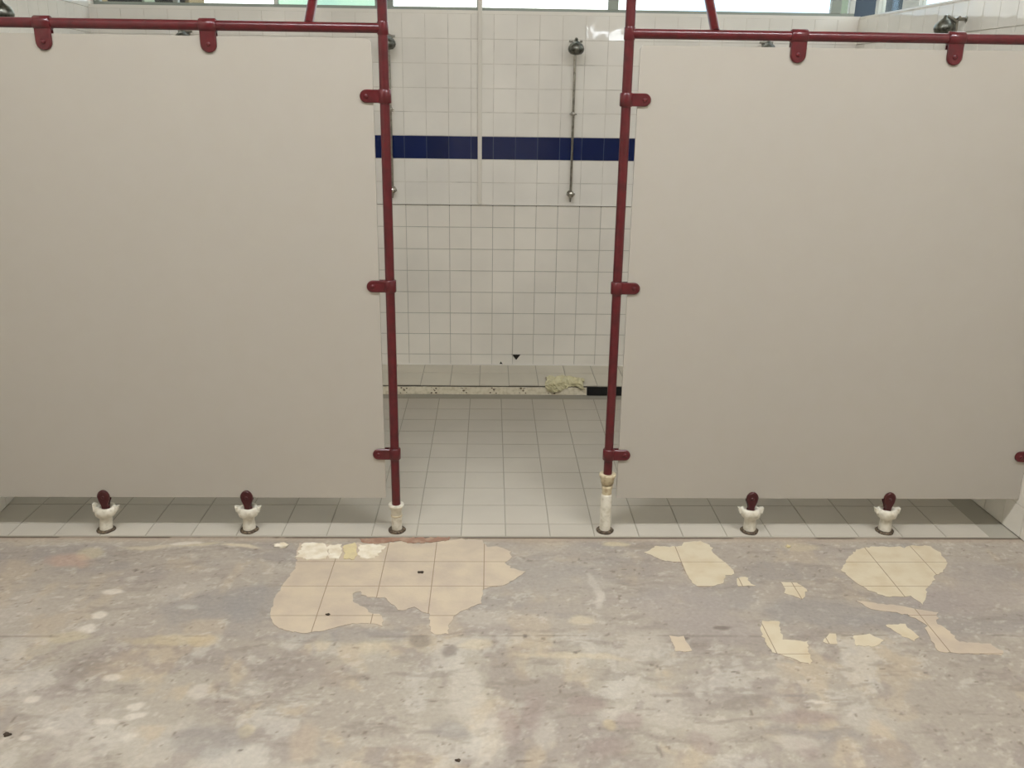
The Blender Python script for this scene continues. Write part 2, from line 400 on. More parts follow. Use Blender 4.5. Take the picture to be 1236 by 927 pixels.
for k in range(11):
    a = .577+.15*k; b = min(a+.148, xr(YS)-.012)
    if b-a < .02: break
    MB().box(a, b, YS-.006, YS+.002, .002, STEP-.009).build('riser_tile', M['tile_black'], st)

# ------------------------------------------------------------------ stripped screed floor in front
fl = MB().box(-2.6, 2.7, -2.8, YF-.004, -.16, -.012).build('floor', M['screed_base'])
tag(fl, 'stripped grey beige screed floor with scraps of old tile and plaster', kind='structure')
rng = np.random.default_rng(5)
def vnoise(x, y, seed):
    r = np.random.default_rng(seed); g = r.random((256, 256))
    xi = np.floor(x).astype(int); yi = np.floor(y).astype(int); fx = x-xi; fy = y-yi
    fx = fx*fx*(3-2*fx); fy = fy*fy*(3-2*fy)
    def G(a_, b_): return g[a_ % 256, b_ % 256]
    return (G(xi, yi)*(1-fx)+G(xi+1, yi)*fx)*(1-fy)+(G(xi, yi+1)*(1-fx)+G(xi+1, yi+1)*fx)*fy
def fbm(x, y, s, seed, o=5, gain=.55):
    t = 0; a_ = 1; tot = 0
    for k in range(o):
        t = t+a_*vnoise(x*s*2**k+17.3*k, y*s*2**k+9.1*k, seed+k); tot += a_; a_ *= gain
    return t/tot
def ss(v, a_, b_):
    t = np.clip((v-a_)/(b_-a_), 0, 1); return t*t*(3-2*t)
XA, XB, YA = -2.45, 2.5, .9
gx = np.concatenate([np.linspace(XA, XB, 760)]); gy = np.linspace(YA, YF-.006, 360)
GX, GY = np.meshgrid(gx, gy)
wx = GX+.06*(fbm(GX, GY, 3, 50)-.5)*2; wy = GY+.06*(fbm(GX, GY, 3, 60)-.5)*2
base = np.array([180, 171, 156.]); C = np.ones(GX.shape+(3,))*base
def mixin(mask, col):
    global C
    C = C*(1-mask[..., None])+np.array(col, float)*mask[..., None]
near = 1-ss(GY+.05*(fbm(GX, GY, 2.5, 5)-.5), 2.53, 2.60)     # the part before the old tile strip
# broad tone
mixin(ss(fbm(wx, wy, 1.6, 1), .45, .65)*.6, (170, 160, 147))
mixin(ss(fbm(wx, wy*1.8, 3.2, 11), .5, .68)*.6, (162, 152, 143))
mixin(ss(fbm(wx, wy*1.5, 4.5, 21), .52, .7)*.55, (202, 194, 180))
mixin(ss(fbm(wx*1.5, wy, 5, 31), .56, .7)*.5, (200, 181, 152))
mixin((1-near)*.38, (160, 148, 136))
mixin((1-near)*ss(fbm(wx, wy*2.2, 2.6, 71), .48, .62)*.55, (152, 145, 138))
mixin(near*ss(fbm(wx*1.3-wy*.5, wy+wx*.4, 5, 81, 6, .65), .54, .64)*.42, (150, 138, 130))
mixin(near*ss(fbm(wx*1.1-wy*.4, wy*.9+wx*.3, 6, 91, 6, .65), .54, .66)*.55, (208, 202, 190))
# fine streaks
mixin(ss(fbm(wx*2, wy*9, 4, 101, 4, .7), .58, .72)*.38, (140, 130, 118))
mixin(ss(fbm(wx*6+wy*3, wy*8-wx*3, 5, 111, 4, .7), .6, .74)*.4, (214, 206, 192))
speck = ss(fbm(GX, GY, 60, 121, 2), .80, .88); mixin(speck*.5, (110, 98, 84))
def blob(px, py, wpx, hpx, col, k=1., rot=0, soft=.35, seed=0):
    p = ground(px, py); q = ground(px+wpx, py); r = ground(px, py+hpx)
    a_ = abs(q.x-p.x); b_ = abs(r.y-p.y); dx = wx-p.x; dy = wy-p.y
    # undo warp mean, and roughen the outline
    c_, s_ = math.cos(rot), math.sin(rot); X_ = (dx*c_+dy*s_)/a_; Y_ = (-dx*s_+dy*c_)/b_
    d = np.sqrt(X_**2+Y_**2)+.9*(fbm(GX, GY, 16, 200+seed, 4, .6)-.5)
    mixin((1-ss(d, 1-soft, 1+soft))*k*(.6 if wpx*hpx > 60 else .85), col)
CREAM, WHT, YEL, GRY, PIN, DRK = (216, 202, 172), (224, 216, 202), (204, 190, 156), (150, 145, 140), (160, 142, 134), (112, 102, 92)
for a in [(134, 713, 12, 3, WHT), (115, 740, 8, 5, WHT), (221, 735, 12, 3, WHT), (98, 757, 10, 4, WHT), (132, 817, 9, 4, WHT), (34, 846, 11, 5, WHT),
          (158, 853, 8, 4, WHT), (163, 864, 10, 5, WHT), (132, 870, 14, 4, WHT), (153, 891, 9, 6, WHT), (25, 900, 9, 4, WHT), (61, 889, 22, 5, WHT),
          (238, 834, 16, 9, WHT), (112, 666, 14, 7, YEL), (85, 675, 26, 7, (196, 160, 138)), (78, 766, 22, 6, YEL), (238, 776, 20, 8, (208, 188, 150)),
          (190, 774, 50, 6, (200, 184, 150)), (180, 657, 32, 2.6, CREAM), (240, 658, 26, 2.4, YEL), (290, 660, 20, 2.2, CREAM), (299, 888, 9, 9, YEL),
          (225, 655, 20, 2, WHT), (400, 775, 8, 9, CREAM), (456, 777, 16, 10, CREAM), (370, 735, 40, 14, GRY), (430, 765, 60, 10, GRY), (240, 735, 60, 18, GRY),
          (300, 730, 26, 26, GRY), (505, 772, 12, 6, (130, 122, 112)), (540, 784, 9, 7, (120, 110, 102)), (575, 778, 22, 6, CREAM), (700, 750, 14, 6, CREAM),
          (690, 790, 60, 3, CREAM), (715, 715, 5, 20, WHT), (660, 700, 60, 20, (168, 160, 150)), (640, 665, 60, 8, (170, 160, 148)),
          (820, 730, 60, 26, (168, 158, 150)), (1000, 738, 90, 16, GRY), (860, 755, 60, 18, (164, 154, 146)), (1150, 720, 60, 20, (166, 154, 146)),
          (1190, 700, 50, 30, (168, 158, 148)), (560, 830, 24, 30, WHT, .6), (585, 880, 26, 40, WHT, .6), (655, 880, 12, 30, WHT, .55), (740, 865, 26, 12, WHT, .5),
          (610, 870, 14, 26, PIN, .7), (640, 850, 12, 26, PIN, .7), (700, 848, 22, 14, PIN, .8), (765, 872, 16, 12, PIN, .8), (735, 908, 26, 12, PIN, .7),
          (850, 890, 16, 14, PIN, .6), (965, 862, 34, 8, PIN, .8), (1010, 884, 26, 8, GRY, .7), (975, 905, 14, 12, PIN, .6), (960, 895, 24, 10, WHT, .6),
          (1100, 850, 50, 40, (172, 162, 148), .6), (540, 872, 20, 10, GRY, .7), (250, 900, 50, 20, GRY, .7), (370, 900, 20, 24, (202, 182, 156), .7),
          (420, 690, 10, 8, CREAM), (735, 878, 8, 8, (206, 186, 146)), (940, 880, 30, 8, (150, 142, 134), .7),
          (975, 842, 14, 1.5, WHT), (950, 836, 18, 1.3, (150, 142, 134), .8), (740, 657, 16, 3, YEL), (775, 661, 22, 3, (150, 138, 122)), (960, 660, 22, 5, YEL, .6),
          (158, 685, 2, 2, DRK), (290, 913, 3, 2, DRK), (640, 771, 3, 2, DRK), (690, 787, 3, 1.6, DRK),
          (815, 767, 4, 1.5, DRK), (866, 758, 14, 1.5, DRK, .7), (1110, 809, 3, 1.6, DRK), (793, 912, 3, 9, DRK, .6), (885, 807, 4, 1, DRK)]:
    blob(*a[:5], k=a[5] if len(a) > 5 else .85, seed=int(a[0]) % 7)
# seam where the second pour of screed ends, and the brown tone and shaded gap painted along the tile edge
seam = 2.565+.012*(fbm(GX, GY*0, 2.2, 300)-.5)
mixin((1-ss(np.abs(GY-seam), .001, .006))*ss(fbm(GX, GY, 7, 310), .45, .6)*.5, (120, 110, 98))
mixin(ss(GY, 3.19, 3.245)*.6, (176, 158, 136))
mixin(ss(GY, 3.240, 3.250)*(.35+.65*ss(fbm(GX, GY*0, 5, 320), .42, .52)), (88, 72, 58))
H = -.0010+.0008*(fbm(wx, wy, 5, 400)-.5)+.0005*(fbm(GX, GY, 25, 410)-.5)
vv = np.stack([GX, GY, H], -1).reshape(-1, 3); ny_, nx_ = GX.shape
idx = np.arange(ny_*nx_).reshape(ny_, nx_)
fc = np.stack([idx[:-1, :-1], idx[:-1, 1:], idx[1:, 1:], idx[1:, :-1]], -1).reshape(-1, 4)
me = bpy.data.meshes.new('screed'); me.vertices.add(len(vv)); me.vertices.foreach_set('co', vv.ravel())
me.loops.add(fc.size); me.loops.foreach_set('vertex_index', fc.ravel().astype(np.int32))
me.polygons.add(len(fc)); me.polygons.foreach_set('loop_start', np.arange(0, fc.size, 4, dtype=np.int32))
me.polygons.foreach_set('loop_total', np.full(len(fc), 4, dtype=np.int32)); me.update(); me.validate()
me.polygons.foreach_set('use_smooth', np.ones(len(fc), bool))
ca = me.color_attributes.new('screed_colour', 'FLOAT_COLOR', 'POINT')
C = C*(1-near[..., None]*np.array([.035, .04, .045]))
c01 = np.clip(C/255*.97, 0, 1); L_ = np.where(c01 <= .04045, c01/12.92, ((c01+.055)/1.055)**2.4)
ca.data.foreach_set('color', np.concatenate([L_.reshape(-1, 3), np.ones((ny_*nx_, 1))], 1).ravel().astype(np.float32))
ms = mat('stripped_screed', (180, 170, 152), .75, bump=(140, .35, .003)); t = ms.node_tree; b_ = t.nodes['Principled BSDF']
at_ = t.nodes.new('ShaderNodeVertexColor'); at_.layer_name = 'screed_colour'
g_ = t.nodes.new('ShaderNodeNewGeometry'); n_ = t.nodes.new('ShaderNodeTexNoise'); n_.inputs['Scale'].default_value = 70; n_.inputs['Detail'].default_value = 5
mr_ = t.nodes.new('ShaderNodeMapRange'); mr_.inputs['From Min'].default_value = .3; mr_.inputs['From Max'].default_value = .7
mr_.inputs['To Min'].default_value = .93; mr_.inputs['To Max'].default_value = 1.07
hs_ = t.nodes.new('ShaderNodeHueSaturation')
t.links.new(g_.outputs['Position'], n_.inputs['Vector']); t.links.new(n_.outputs['Fac'], mr_.inputs['Value']); t.links.new(mr_.outputs[0], hs_.inputs['Value'])
t.links.new(at_.outputs['Color'], hs_.inputs['Color']); t.links.new(hs_.outputs['Color'], b_.inputs['Base Color'])
me.materials.append(ms)
so = bpy.data.objects.new('screed', me); COL.objects.link(so); so.parent = fl
MB().box(-2.45, 2.5, -2.6, YA+.002, -.012, -.0012).build('screed', mat('plain_screed', (180, 170, 152), .8, noise=(3, (160, 150, 136), .4, .65)), fl)

def clip(poly, axis, val, keep_gt):
    out = []
    for k in range(len(poly)):
        p, q = poly[k], poly[(k+1) % len(poly)]
        ip = (p[axis] >= val) == keep_gt; iq = (q[axis] >= val) == keep_gt
        if ip: out.append(p)
        if ip != iq:
            s = (val-p[axis])/(q[axis]-p[axis]); out.append((p[0]+(q[0]-p[0])*s, p[1]+(q[1]-p[1])*s))
    return out
def area(p): return abs(sum(p[k][0]*p[(k+1) % len(p)][1]-p[(k+1) % len(p)][0]*p[k][1] for k in range(len(p))))/2
def rough(poly, step=.012, amp=.0028):
    out = []
    for k in range(len(poly)):
        p, q = Vector(poly[k]), Vector(poly[(k+1) % len(poly)]); d = q-p; m_ = max(1, int(d.length/step))
        for i in range(m_):
            c = p+d*(i/m_); out.append((c.x+random.gauss(0, amp), c.y+random.gauss(0, amp)))
    return out
def on_floor(pp): return [tuple(ground(x, y))[:2] for x, y in pp]
def flat_piece(poly, name, mt, parent, z0, z1):
    """possibly concave outline, so let bmesh triangulate it"""
    bm = bmesh.new(); top = [bm.verts.new((x, y, z1)) for x, y in poly]; bot = [bm.verts.new((x, y, z0)) for x, y in poly]
    f = bm.faces.new(top); n_ = len(poly)
    for k in range(n_): bm.faces.new((bot[k], bot[(k+1) % n_], top[(k+1) % n_], top[k]))
    bmesh.ops.recalc_face_normals(bm, faces=bm.faces)
    bmesh.ops.triangulate(bm, faces=[f]) if len(poly) > 4 else None
    if f.is_valid and f.normal.z < 0: bmesh.ops.reverse_faces(bm, faces=bm.faces)
    m_ = bpy.data.meshes.new(name); bm.to_mesh(m_); bm.free(); m_.materials.append(mt)
    o = bpy.data.objects.new(name, m_); COL.objects.link(o); o.parent = parent; return o
PATCH = {
 'A': [(363,656),(380,657),(391,656),(413,659),(430,655),(452,657),(472,655),(485,653),(500,656),(516,655.5),(540,652.5),(555,650.5),(582.5,651.5),(586,659.4),(603.5,660),(616.5,666),(617,674),(610,679),(616.5,685),(634,690),(620,700),(610,706),(590,708.5),(583,712),(581,728),(568,732),(553,740),(542,753),(541,764.6),(532,766),(519.4,764.6),(518.6,740),(509.7,738.7),(500,732),(485,737),(472,729),(465,721),(444,721),(433,713.6),(425,717.7),(426.5,727),(439.4,732),(444,738.7),(462,743.6),(462,755),(455.6,753),(426.5,751.6),(407,756.5),(391,760.5),(370,764.6),(347,762),(331,755),(325,743.6),(331,722.5),(342,706),(358.5,680.5),(357,671)],
 'B': [(779,667),(790.5,659.4),(823.5,659.4),(825.4,654.6),(845,652.6),(856.5,657.5),(862.3,669),(876,679),(885.6,690.5),(883.7,694.4),(874,694.4),(874,702),(860.4,708),(841,708),(831.3,698.3),(821.6,678.8),(798.3,676)],
 'B2': [(887.6,698.3),(899.2,695.3),(910.9,707),(891.5,708)],
 'B3': [(943.9,703),(961.4,703),(974,711),(969,723.5),(948.7,715.7)],
 'B4': [(920.6,749.7),(940,749.7),(943.9,772),(975,774),(978.8,803),(959.4,795),(934,787.6),(924.5,776),(917.7,760.4)],
 'B5': [(808,768),(825,768),(835,785.6),(815.7,786.6)],
 'C': [(1015,687.6),(1021.4,675),(1036,662.8),(1052.5,659.7),(1081.5,659.7),(1092,661.7),(1096,658.6),(1120.8,658.6),(1135,667),(1143.6,679.4),(1140.5,688.7),(1129,693.9),(1125,704),(1118.8,710.4),(1117.7,722.9),(1112.6,729),(1100,719.7),(1073,720.8),(1048,712.5),(1031.8,702)],
 'C2': [(1031.8,725),(1083.5,731),(1133,739.4),(1129,750),(1145.7,762),(1158,774.6),(1195,776.7),(1210,785),(1208,791),(1133,787),(1114.6,758),(1121,756),(1096,741.5),(1052.5,735.3)],
 'C3': [(1067,754),(1092,753),(1108.4,768.4),(1104,774.6),(1087.7,766.3)],
 'C4': [(1000.7,764.3),(1008,764.3),(1011,777.7),(992.4,774.6)],
 'C5': [(1030.7,767.4),(1050.4,765.3),(1067,772.6),(1062.8,776.7),(1052.5,780.8),(1031.8,778.8)],
}
# joints of the old tiles under the screed, read off the scraps that lie bare
OX = .1885; ox0 = ground(584, 700).x; OYS = [ground(560, y).y for y in (678, 707.5, 743, 790)]
OYS = sorted([OYS[0]+.2]+OYS)
XSEG = [ox0+OX*k for k in range(-8, 12)]
mt_scrap = {'A': 'tile_old', 'C2': 'tile_old'}
M['tile_old2'] = mat('yellow_cream_old_tile', (208, 196, 170), .6, noise=(12, (198, 182, 152), .42, .7), bump=(90, .25, .002))
jw = .0016
zt = .0001
def scrap(key, mt):
    poly = on_floor(PATCH[key]); poly = rough(poly)
    ys = [-9]+OYS+[9]; xs = [-9]+XSEG+[9]
    for j in range(len(ys)-1):
        for i in range(len(xs)-1):
            c = clip(clip(clip(clip(poly, 0, xs[i]+jw, True), 0, xs[i+1]-jw, False), 1, ys[j]+jw, True), 1, ys[j+1]-jw, False)
            # drop doubled points that the clipping leaves
            d = []
            for p in c:
                if not d or math.dist(p, d[-1]) > 1e-4: d.append(p)
            if len(d) > 2 and math.dist(d[0], d[-1]) < 1e-4: d.pop()
            if len(d) < 3 or area(d) < 6e-5: continue
            o = flat_piece(d, 'tile_scrap', M[mt], fl, -.008, zt+random.uniform(0, .0003))
            o.color = (1, 1, 1, 1)
    o = flat_piece(rough(poly, 9, 0), 'old_grout', M['grout_old'], fl, -.009, zt-.0004)
for k in PATCH: scrap(k, 'tile_old' if k in ('A', 'C2', 'B5') else 'tile_old2')
# smears of plaster on the row next to the tile edge
for nm, mt, pp in [('plaster_smear', 'white_plaster', [(359,672),(366,656),(378,655.5),(392,657),(396,664),(394,675),(372,675.5)]),
               ('plaster_smear', 'white_plaster', [(396,659),(412,657.5),(413,668),(408,674.5),(397,674)]),
               ('plaster_smear', 'yellow_plaster', [(415,659),(430,655),(431,668),(428,676),(415,674)]),
               ('plaster_smear', 'white_plaster', [(434,658),(452,657),(466,660),(458,668),(452,674),(437,674.5),(432,668)]),
               ('plaster_smear', 'brown_stain', [(435,650.2),(470,649.2),(545,648.6),(538,652.5),(518,655),(498,655.5),(480,652.5),(462,655.8),(446,657),(436,653.5)])]:
    flat_piece(rough(on_floor(pp), .01, .003), nm, M[mt], fl, -.009, .0022+random.uniform(0, .0008) if mt != 'brown_stain' else .0012)
# lumps
def lump(px, py, r, h, mt, name, label, cat, group=None):
    p = ground(px, py); bm = bmesh.new(); bmesh.ops.create_icosphere(bm, subdivisions=3, radius=1)
    sx = random.uniform(.9, 1.1)
    for v_ in bm.verts:
        q = v_.co.copy(); k = 1+.18*math.sin(q.x*5+px)+.15*math.sin(q.y*6+py)+.08*math.sin(q.z*9+q.x*7)
        v_.co = Vector((q.x*r*k*sx*1.3, q.y*r*k*.8, max(q.z, -.25)*h*k))
    for f in bm.faces: f.smooth = True
    m_ = bpy.data.meshes.new(name); bm.to_mesh(m_); bm.free(); m_.materials.append(M[mt])
    o = bpy.data.objects.new(name, m_); COL.objects.link(o); o.location = (p.x, p.y, h*.22)
    tag(o, label, cat, group); return o
lump(340, 659, .021, .008, 'white_plaster', 'plaster_lump', 'small white lump of plaster on the screed left of the large bare tile patch', 'plaster')
lump(8.5, 887, .008, .006, 'stone', 'crumb', 'dark brown crumb on the screed at the far left edge of the picture', 'debris')
lump(553, 918, .006, .004, 'stone', 'crumb', 'dark crumb on the pale screed nearest the camera, below the door gap', 'debris')
lump(396, 742, .006, .004, 'stone', 'crumb', 'dark crumb on the cream bare tiles at the lower left of the large patch', 'debris')
lump(508, 691, .009, .004, 'stone', 'crumb', 'dark crumb on the bare tiles in front of the door gap', 'debris')
lump(951, 660, .008, .006, 'yellow_plaster', 'plaster_lump', 'small yellowish lump of plaster on the screed in front of the right partition', 'plaster')

# ------------------------------------------------------------------ partitions
def sleeve_clip(parent, c, axis, d, along=.047, reach=.085, z_w=None, both=True):
    """a cast clamp: a sleeve round a tube along axis ('x' or 'z') and a round-ended tongue pointing along d, lying on the panel"""
    c = Vector(c); d = Vector(d); ax = Vector((1, 0, 0)) if axis == 'x' else Vector((0, 0, 1))
    mb = MB(); r = .0235
    mb.lathe((0, 0, 0), [(r-.003, -along/2), (r, -along/2+.003), (r, along/2-.003), (r-.003, along/2)], 24)
    rot = Matrix.Rotation(math.pi/2, 4, 'Y') if axis == 'x' else Matrix.Identity(4)
    mb.v = [tuple(rot @ Vector(v_)+c) for v_ in mb.v]
    w = along/2-.0015; n_ = 12
    for sy in ((-1, 1) if both else (-1,)):
        out = [(0, -w)]+[(reach-w+w*math.sin(t_), -w*math.cos(t_)) for t_ in np.linspace(0, math.pi, n_)]+[(0, w)]
        y0_, y1_ = .0065, .0145
        vs2 = []
        for y_, k_ in ((y0_, 1), (y1_-.003, 1), (y1_, .86)):
            for (a_, b_) in out:
                aa = a_ if k_ == 1 else (a_ if a_ == 0 else a_-.003*(1 if a_ > reach-w else 0)); bb = b_*k_
                vs2.append(c+d*aa+ax*bb+Vector((0, sy*y_, 0)))
        m_ = len(out)
        fs_ = [tuple(range(m_))[::-1], tuple(range(2*m_, 3*m_))]
        for L2 in (0, 1): fs_ += [(L2*m_+k, L2*m_+(k+1) % m_, (L2+1)*m_+(k+1) % m_, (L2+1)*m_+k) for k in range(m_)]
        mb.add(vs2, fs_)
    o = mb.build('clip', M['red'], parent); local(o, c)
    rp = c+d*(reach-w)+Vector((0, -.0135, 0))
    rv = MB().lathe(tuple(rp), [(.0085, 0), (.008, .003), (.005, .005), (.001, .0055)], 14, 'y').build('rivet', M['red'], o)
    rv.data.transform(Matrix.Translation(-c))
    return o
def panel(parent, x0, x1, z0, z1, r=.016, label=None):
    pts = []
    for cx_, cz_, a0 in ((x1-r, z1-r, 0), (x0+r, z1-r, 90), (x0+r, z0+r, 180), (x1-r, z0+r, 270)):
        rr = r if cz_ > 1 else .004
        px_ = x1-rr if cx_ > (x0+x1)/2 else x0+rr; pz_ = z1-rr if cz_ > 1 else z0+rr
        for k in range(7):
            t_ = math.radians(a0+15*k); pts.append((px_+rr*math.cos(t_), pz_+rr*math.sin(t_)))
    mb = MB().prism(pts, YP-.006, YP+.006, 0, lambda x, y, z: (x, z, y))
    o = mb.build('panel', M['panel'], parent); local(o, ((x0+x1)/2, YP, z0)); return o
def foot_ring(x, z, r, parent, name='floor_ring', n=24):
    return local(MB().lathe((x, YP, z), [(r*.62, 0.0), (r, .0), (r*1.02, .004), (r*.9, .009), (r*.62, .0095)], n, wob=.03).build(name, M['rust'], parent), (x, YP, z))
def leg(parent, x, lean=0, k=0):
    """short white pipe foot with a torn collar, holding a maroon tongue clamp on the panel's lower edge"""
    p = MB(); wv = .05
    p.lathe((0, 0, 0), [(.0255, .002), (.0245, .03), (.0235, .058), (.027, .062), (.037, .070), (.041, .085), (.040, .100), (.034, .106), (.026, .104), (.021, .098)], 28, wob=wv)
    # ears of the collar
    for s in (-1, 1):
        h_ = .118 if (s < 0 and k == 0) else .108
        p.add([(s*.024, -.012, .09), (s*.046, -.012, .085), (s*.052, -.010, h_), (s*.036, -.010, h_-.004),
               (s*.024, .012, .09), (s*.046, .012, .085), (s*.052, .010, h_), (s*.036, .010, h_-.004)],
              [(0, 1, 2, 3), (7, 6, 5, 4), (0, 4, 5, 1), (1, 5, 6, 2), (2, 6, 7, 3), (3, 7, 4, 0)])
    for i, v_ in enumerate(p.v): p.v[i] = (v_[0]+lean*(.10-v_[2]), v_[1], v_[2])
    o = p.build('leg', M['pvc'], parent); o.location = (x, YP, 0)
    g = MB().lathe((lean*.1, 0, 0), [(.022, .0), (.036, 0), (.037, .004), (.032, .009), (.022, .010)], 24, wob=.04).build('floor_ring', M['rust'], o)
    m_ = MB(); N = 16
    # paddle: narrow neck, round head, in front of and behind the panel
    for sy in (-1, 1):
        prof = [(.0115, .085), (.0115, .106), (.0145, .118), (.0215, .134), (.0245, .150)]
        L_o = [(-a_, b_) for a_, b_ in prof]
        arc = [(-.0245*math.cos(t_), .150+.029*math.sin(t_)) for t_ in np.linspace(0, math.pi, N)]
        R_o = [(a_, b_) for a_, b_ in prof[::-1]]
        out = L_o+arc[1:-1]+R_o
        vs2 = []
        for y_, kk in ((.0066, 1), (.012, 1), (.016, .8)):
            vs2 += [(a_*kk, sy*y_, .085+(b_-.085)*(1 if kk == 1 else .95)) for a_, b_ in out]
        n2 = len(out)
        fs_ = [tuple(range(n2))[::-1], tuple(range(2*n2, 3*n2))]
        for q in (0, 1): fs_ += [(q*n2+i, q*n2+(i+1) % n2, (q+1)*n2+(i+1) % n2, (q+1)*n2+i) for i in range(n2)]
        m_.add(vs2, fs_)
    m_.lathe((0, 0, 0), [(.017, .07), (.017, .10), (.012, .112)], 18)
    cl_ = m_.build('clamp', M['maroon'], o)
    MB().lathe((0, -.0155, .150), [(.007, 0), (.0065, .002), (.003, .003)], 12, 'y').build('rivet', M['maroon'], cl_)
    return o
def partition(side):
    if side < 0:
        t_ = empty('shower_partition', (XL, YP, 0)); xp, x0, x1 = XL, xl(YP)+.012, -.410; z0, z1 = .148, 1.868
        tag(t_, 'left off white shower partition in a dark red tube frame, left of the door gap', 'partition')
    else:
        t_ = empty('shower_partition', (XR, YP, 0)); xp, x0, x1 = XR, .5145, xr(YP)-.012; z0, z1 = .150, 1.860
        tag(t_, 'right off white shower partition in a dark red tube frame, right of the door gap', 'partition')
    off = Vector(t_.location)
    parts = []
    parts.append(panel(None, x0, x1, z0, z1))
    zb = .119 if side < 0 else .253
    p = MB().tube((xp, YP, zb-.02), (xp, YP, ROOM_Z-.001), .0172, 28)
    parts.append(local(p.build('post', M['red']), (xp, YP, zb)))
    zr = 1.902 if side < 0 else 1.897
    wx_ = xl(YP)+.008 if side < 0 else xr(YP)-.008
    parts.append(local(MB().tube((xp, YP, zr), (wx_, YP, zr), .0168, 24).build('top_rail', M['red']), (xp, YP, zr)))
    bx = -.623 if side < 0 else .773
    parts.append(local(MB().tube((bx, YP+.005, zr+.008), (bx, YB-.004, zr+.008+.85*(YB-YP-.01)), .0165, 22).build('brace', M['red']), (bx, YP, zr)))
    # weld collar
    parts.append(local(MB().lathe((xp, YP, zr), [(.0175, -.022), (.0195, -.018), (.0195, .018), (.0175, .022)], 24).build('weld_collar', M['red']), (xp, YP, zr)))
    for z_ in (1.680, 1.008, .337): parts.append(sleeve_clip(None, (xp, YP, z_), 'z', (side, 0, 0)))
    for x_ in ((-1.517, -.963) if side < 0 else (1.063, 1.612)): parts.append(sleeve_clip(None, (x_, YP, zr), 'x', (0, 0, -1), .058, .088))
    for k, (x_, ln) in enumerate(((-1.528, -.12), (-.964, -.03)) if side < 0 else ((1.066, .04), (1.627, .04))):
        parts.append(leg(None, x_, ln, k if side < 0 else 1))
    # wall brackets at the far end
    for z_ in (1.680, 1.008, .337):
        c = Vector((wx_+(-.006 if side < 0 else .006), YP, z_)); w = .022; mb = MB()
        for sy in (-1, 1):
            out = [(0, -w)]+[(.060-w+w*math.sin(q), -w*math.cos(q)) for q in np.linspace(0, math.pi, 10)]+[(0, w)]
            mb.prism(out, .0065, .0145, .001, lambda a_, b_, y_: (c.x-side*a_, c.y+sy*y_, c.z+b_))
        o = mb.build('wall_bracket', M['red']); local(o, c)
        MB().lathe((-side*(.060-w), -.0140, 0), [(.008, 0), (.007, .003), (.002, .005)], 12, 'y').build('rivet', M['red'], o)
        parts.append(o)
    # pipe foot of the post
    if side < 0:
        f = MB().lathe((xp, YP, 0), [(.021, .002), (.021, .05), (.0225, .055), (.0225, .10), (.0285, .106), (.031, .112), (.031, .118), (.024, .120), (.0172, .118)], 26, wob=.015)
        parts.append(local(f.build('post_foot', M['pvc']), (xp, YP, 0)))
        parts.append(foot_ring(xp, 0, .035, None))
        parts.append(local(MB().lathe((xp, YP, .066), [(.0228, 0), (.0236, .001), (.0236, .006), (.0228, .007)], 22).build('stained_band', M['pvc_dirty']), (xp, YP, .066)))
    else:
        f = MB().lathe((xp, YP, 0), [(.0225, .002), (.0225, .158), (.0215, .163), (.0195, .166)], 26, wob=.012)
        parts.append(local(f.build('post_foot', M['pvc']), (xp, YP, 0)))
        g = MB().lathe((xp, YP, 0), [(.019, .160), (.0195, .185), (.0215, .195), (.0225, .204), (.016, .206), (.016, .212), (.025, .213), (.027, .232), (.033, .246), (.034, .252), (.030, .256), (.018, .254)], 26, wob=.02)
        parts.append(local(g.build('torn_coupling', M['pvc_dirty']), (xp, YP, .16)))
        parts.append(foot_ring(xp, 0, .035, None))
    for o in parts:
        o.parent = t_; o.location = Vector(o.location)-off
    return t_
partition(-1); partition(1)

# ------------------------------------------------------------------ showers on the walls
def shower(x, label, src=None):
    t_ = empty('wall_shower', (x, YB-.012, 1.13))
    tag(t_, label, 'shower', 'wall showers with exposed riser pipes')
    zt_, z_m, z_b = .835, .455, 0.0      # above the valve
    local_y = -.035
    p = MB().tube((0, local_y, z_b), (0, local_y, zt_), .0072, 14)
    p.build('riser_pipe', M['chrome'], t_)
    c = MB().lathe((0, local_y, z_m), [(.008, -.010), (.012, -.008), (.012, .008), (.008, .010)], 16)
    c.tube((0, local_y, z_m), (0, .006, z_m), .0055, 10); c.lathe((0, .006, z_m), [(.020, 0), (.018, .004), (.006, .006)], 18, 'y')
    c.tube((-.021, local_y, z_m), (.021, local_y, z_m), .005, 10)
    c.build('pipe_bracket', M['chrome'], t_)
    v = MB().lathe((0, .006, z_b), [(.022, 0), (.020, .006), (.013, .010), (.013, .04), (.018, .042), (.018, .060), (.012, .064), (.002, .066)], 22, 'y')
    v.tube((-.026, local_y, z_b), (.026, local_y, z_b), .006, 12)
    v.lathe((0, local_y, z_b-.045), [(.004, 0), (.0055, .02), (.009, .045)], 12)
    v.build('valve', M['chrome'], t_)
    # head: wall elbow with two ears, downturned rose
    h = MB().tube((0, local_y, zt_-.004), (0, local_y-.05, zt_+.022), .009, 14)
    h.tube((0, .006, zt_+.008), (0, local_y, zt_+.008), .008, 12); h.lathe((0, .006, zt_+.008), [(.024, 0), (.022, .004), (.008, .007)], 20, 'y')
    h.tube((-.038, local_y-.006, zt_+.012), (.038, local_y-.006, zt_+.012), .0065, 12)
    h.build('pipe_elbow', M['chrome'], t_)
    r = MB().lathe((0, local_y-.052, zt_-.036), [(.012, -.026), (.030, -.022), (.042, -.010), (.046, .003), (.043, .017), (.034, .031), (.020, .041), (.011, .048), (.009, .058), (.004, .060)], 26)
    r.build('shower_rose', M['chrome_dark'], t_)
    return t_
s0 = shower(.474, 'chrome wall shower seen in the right half of the door gap')
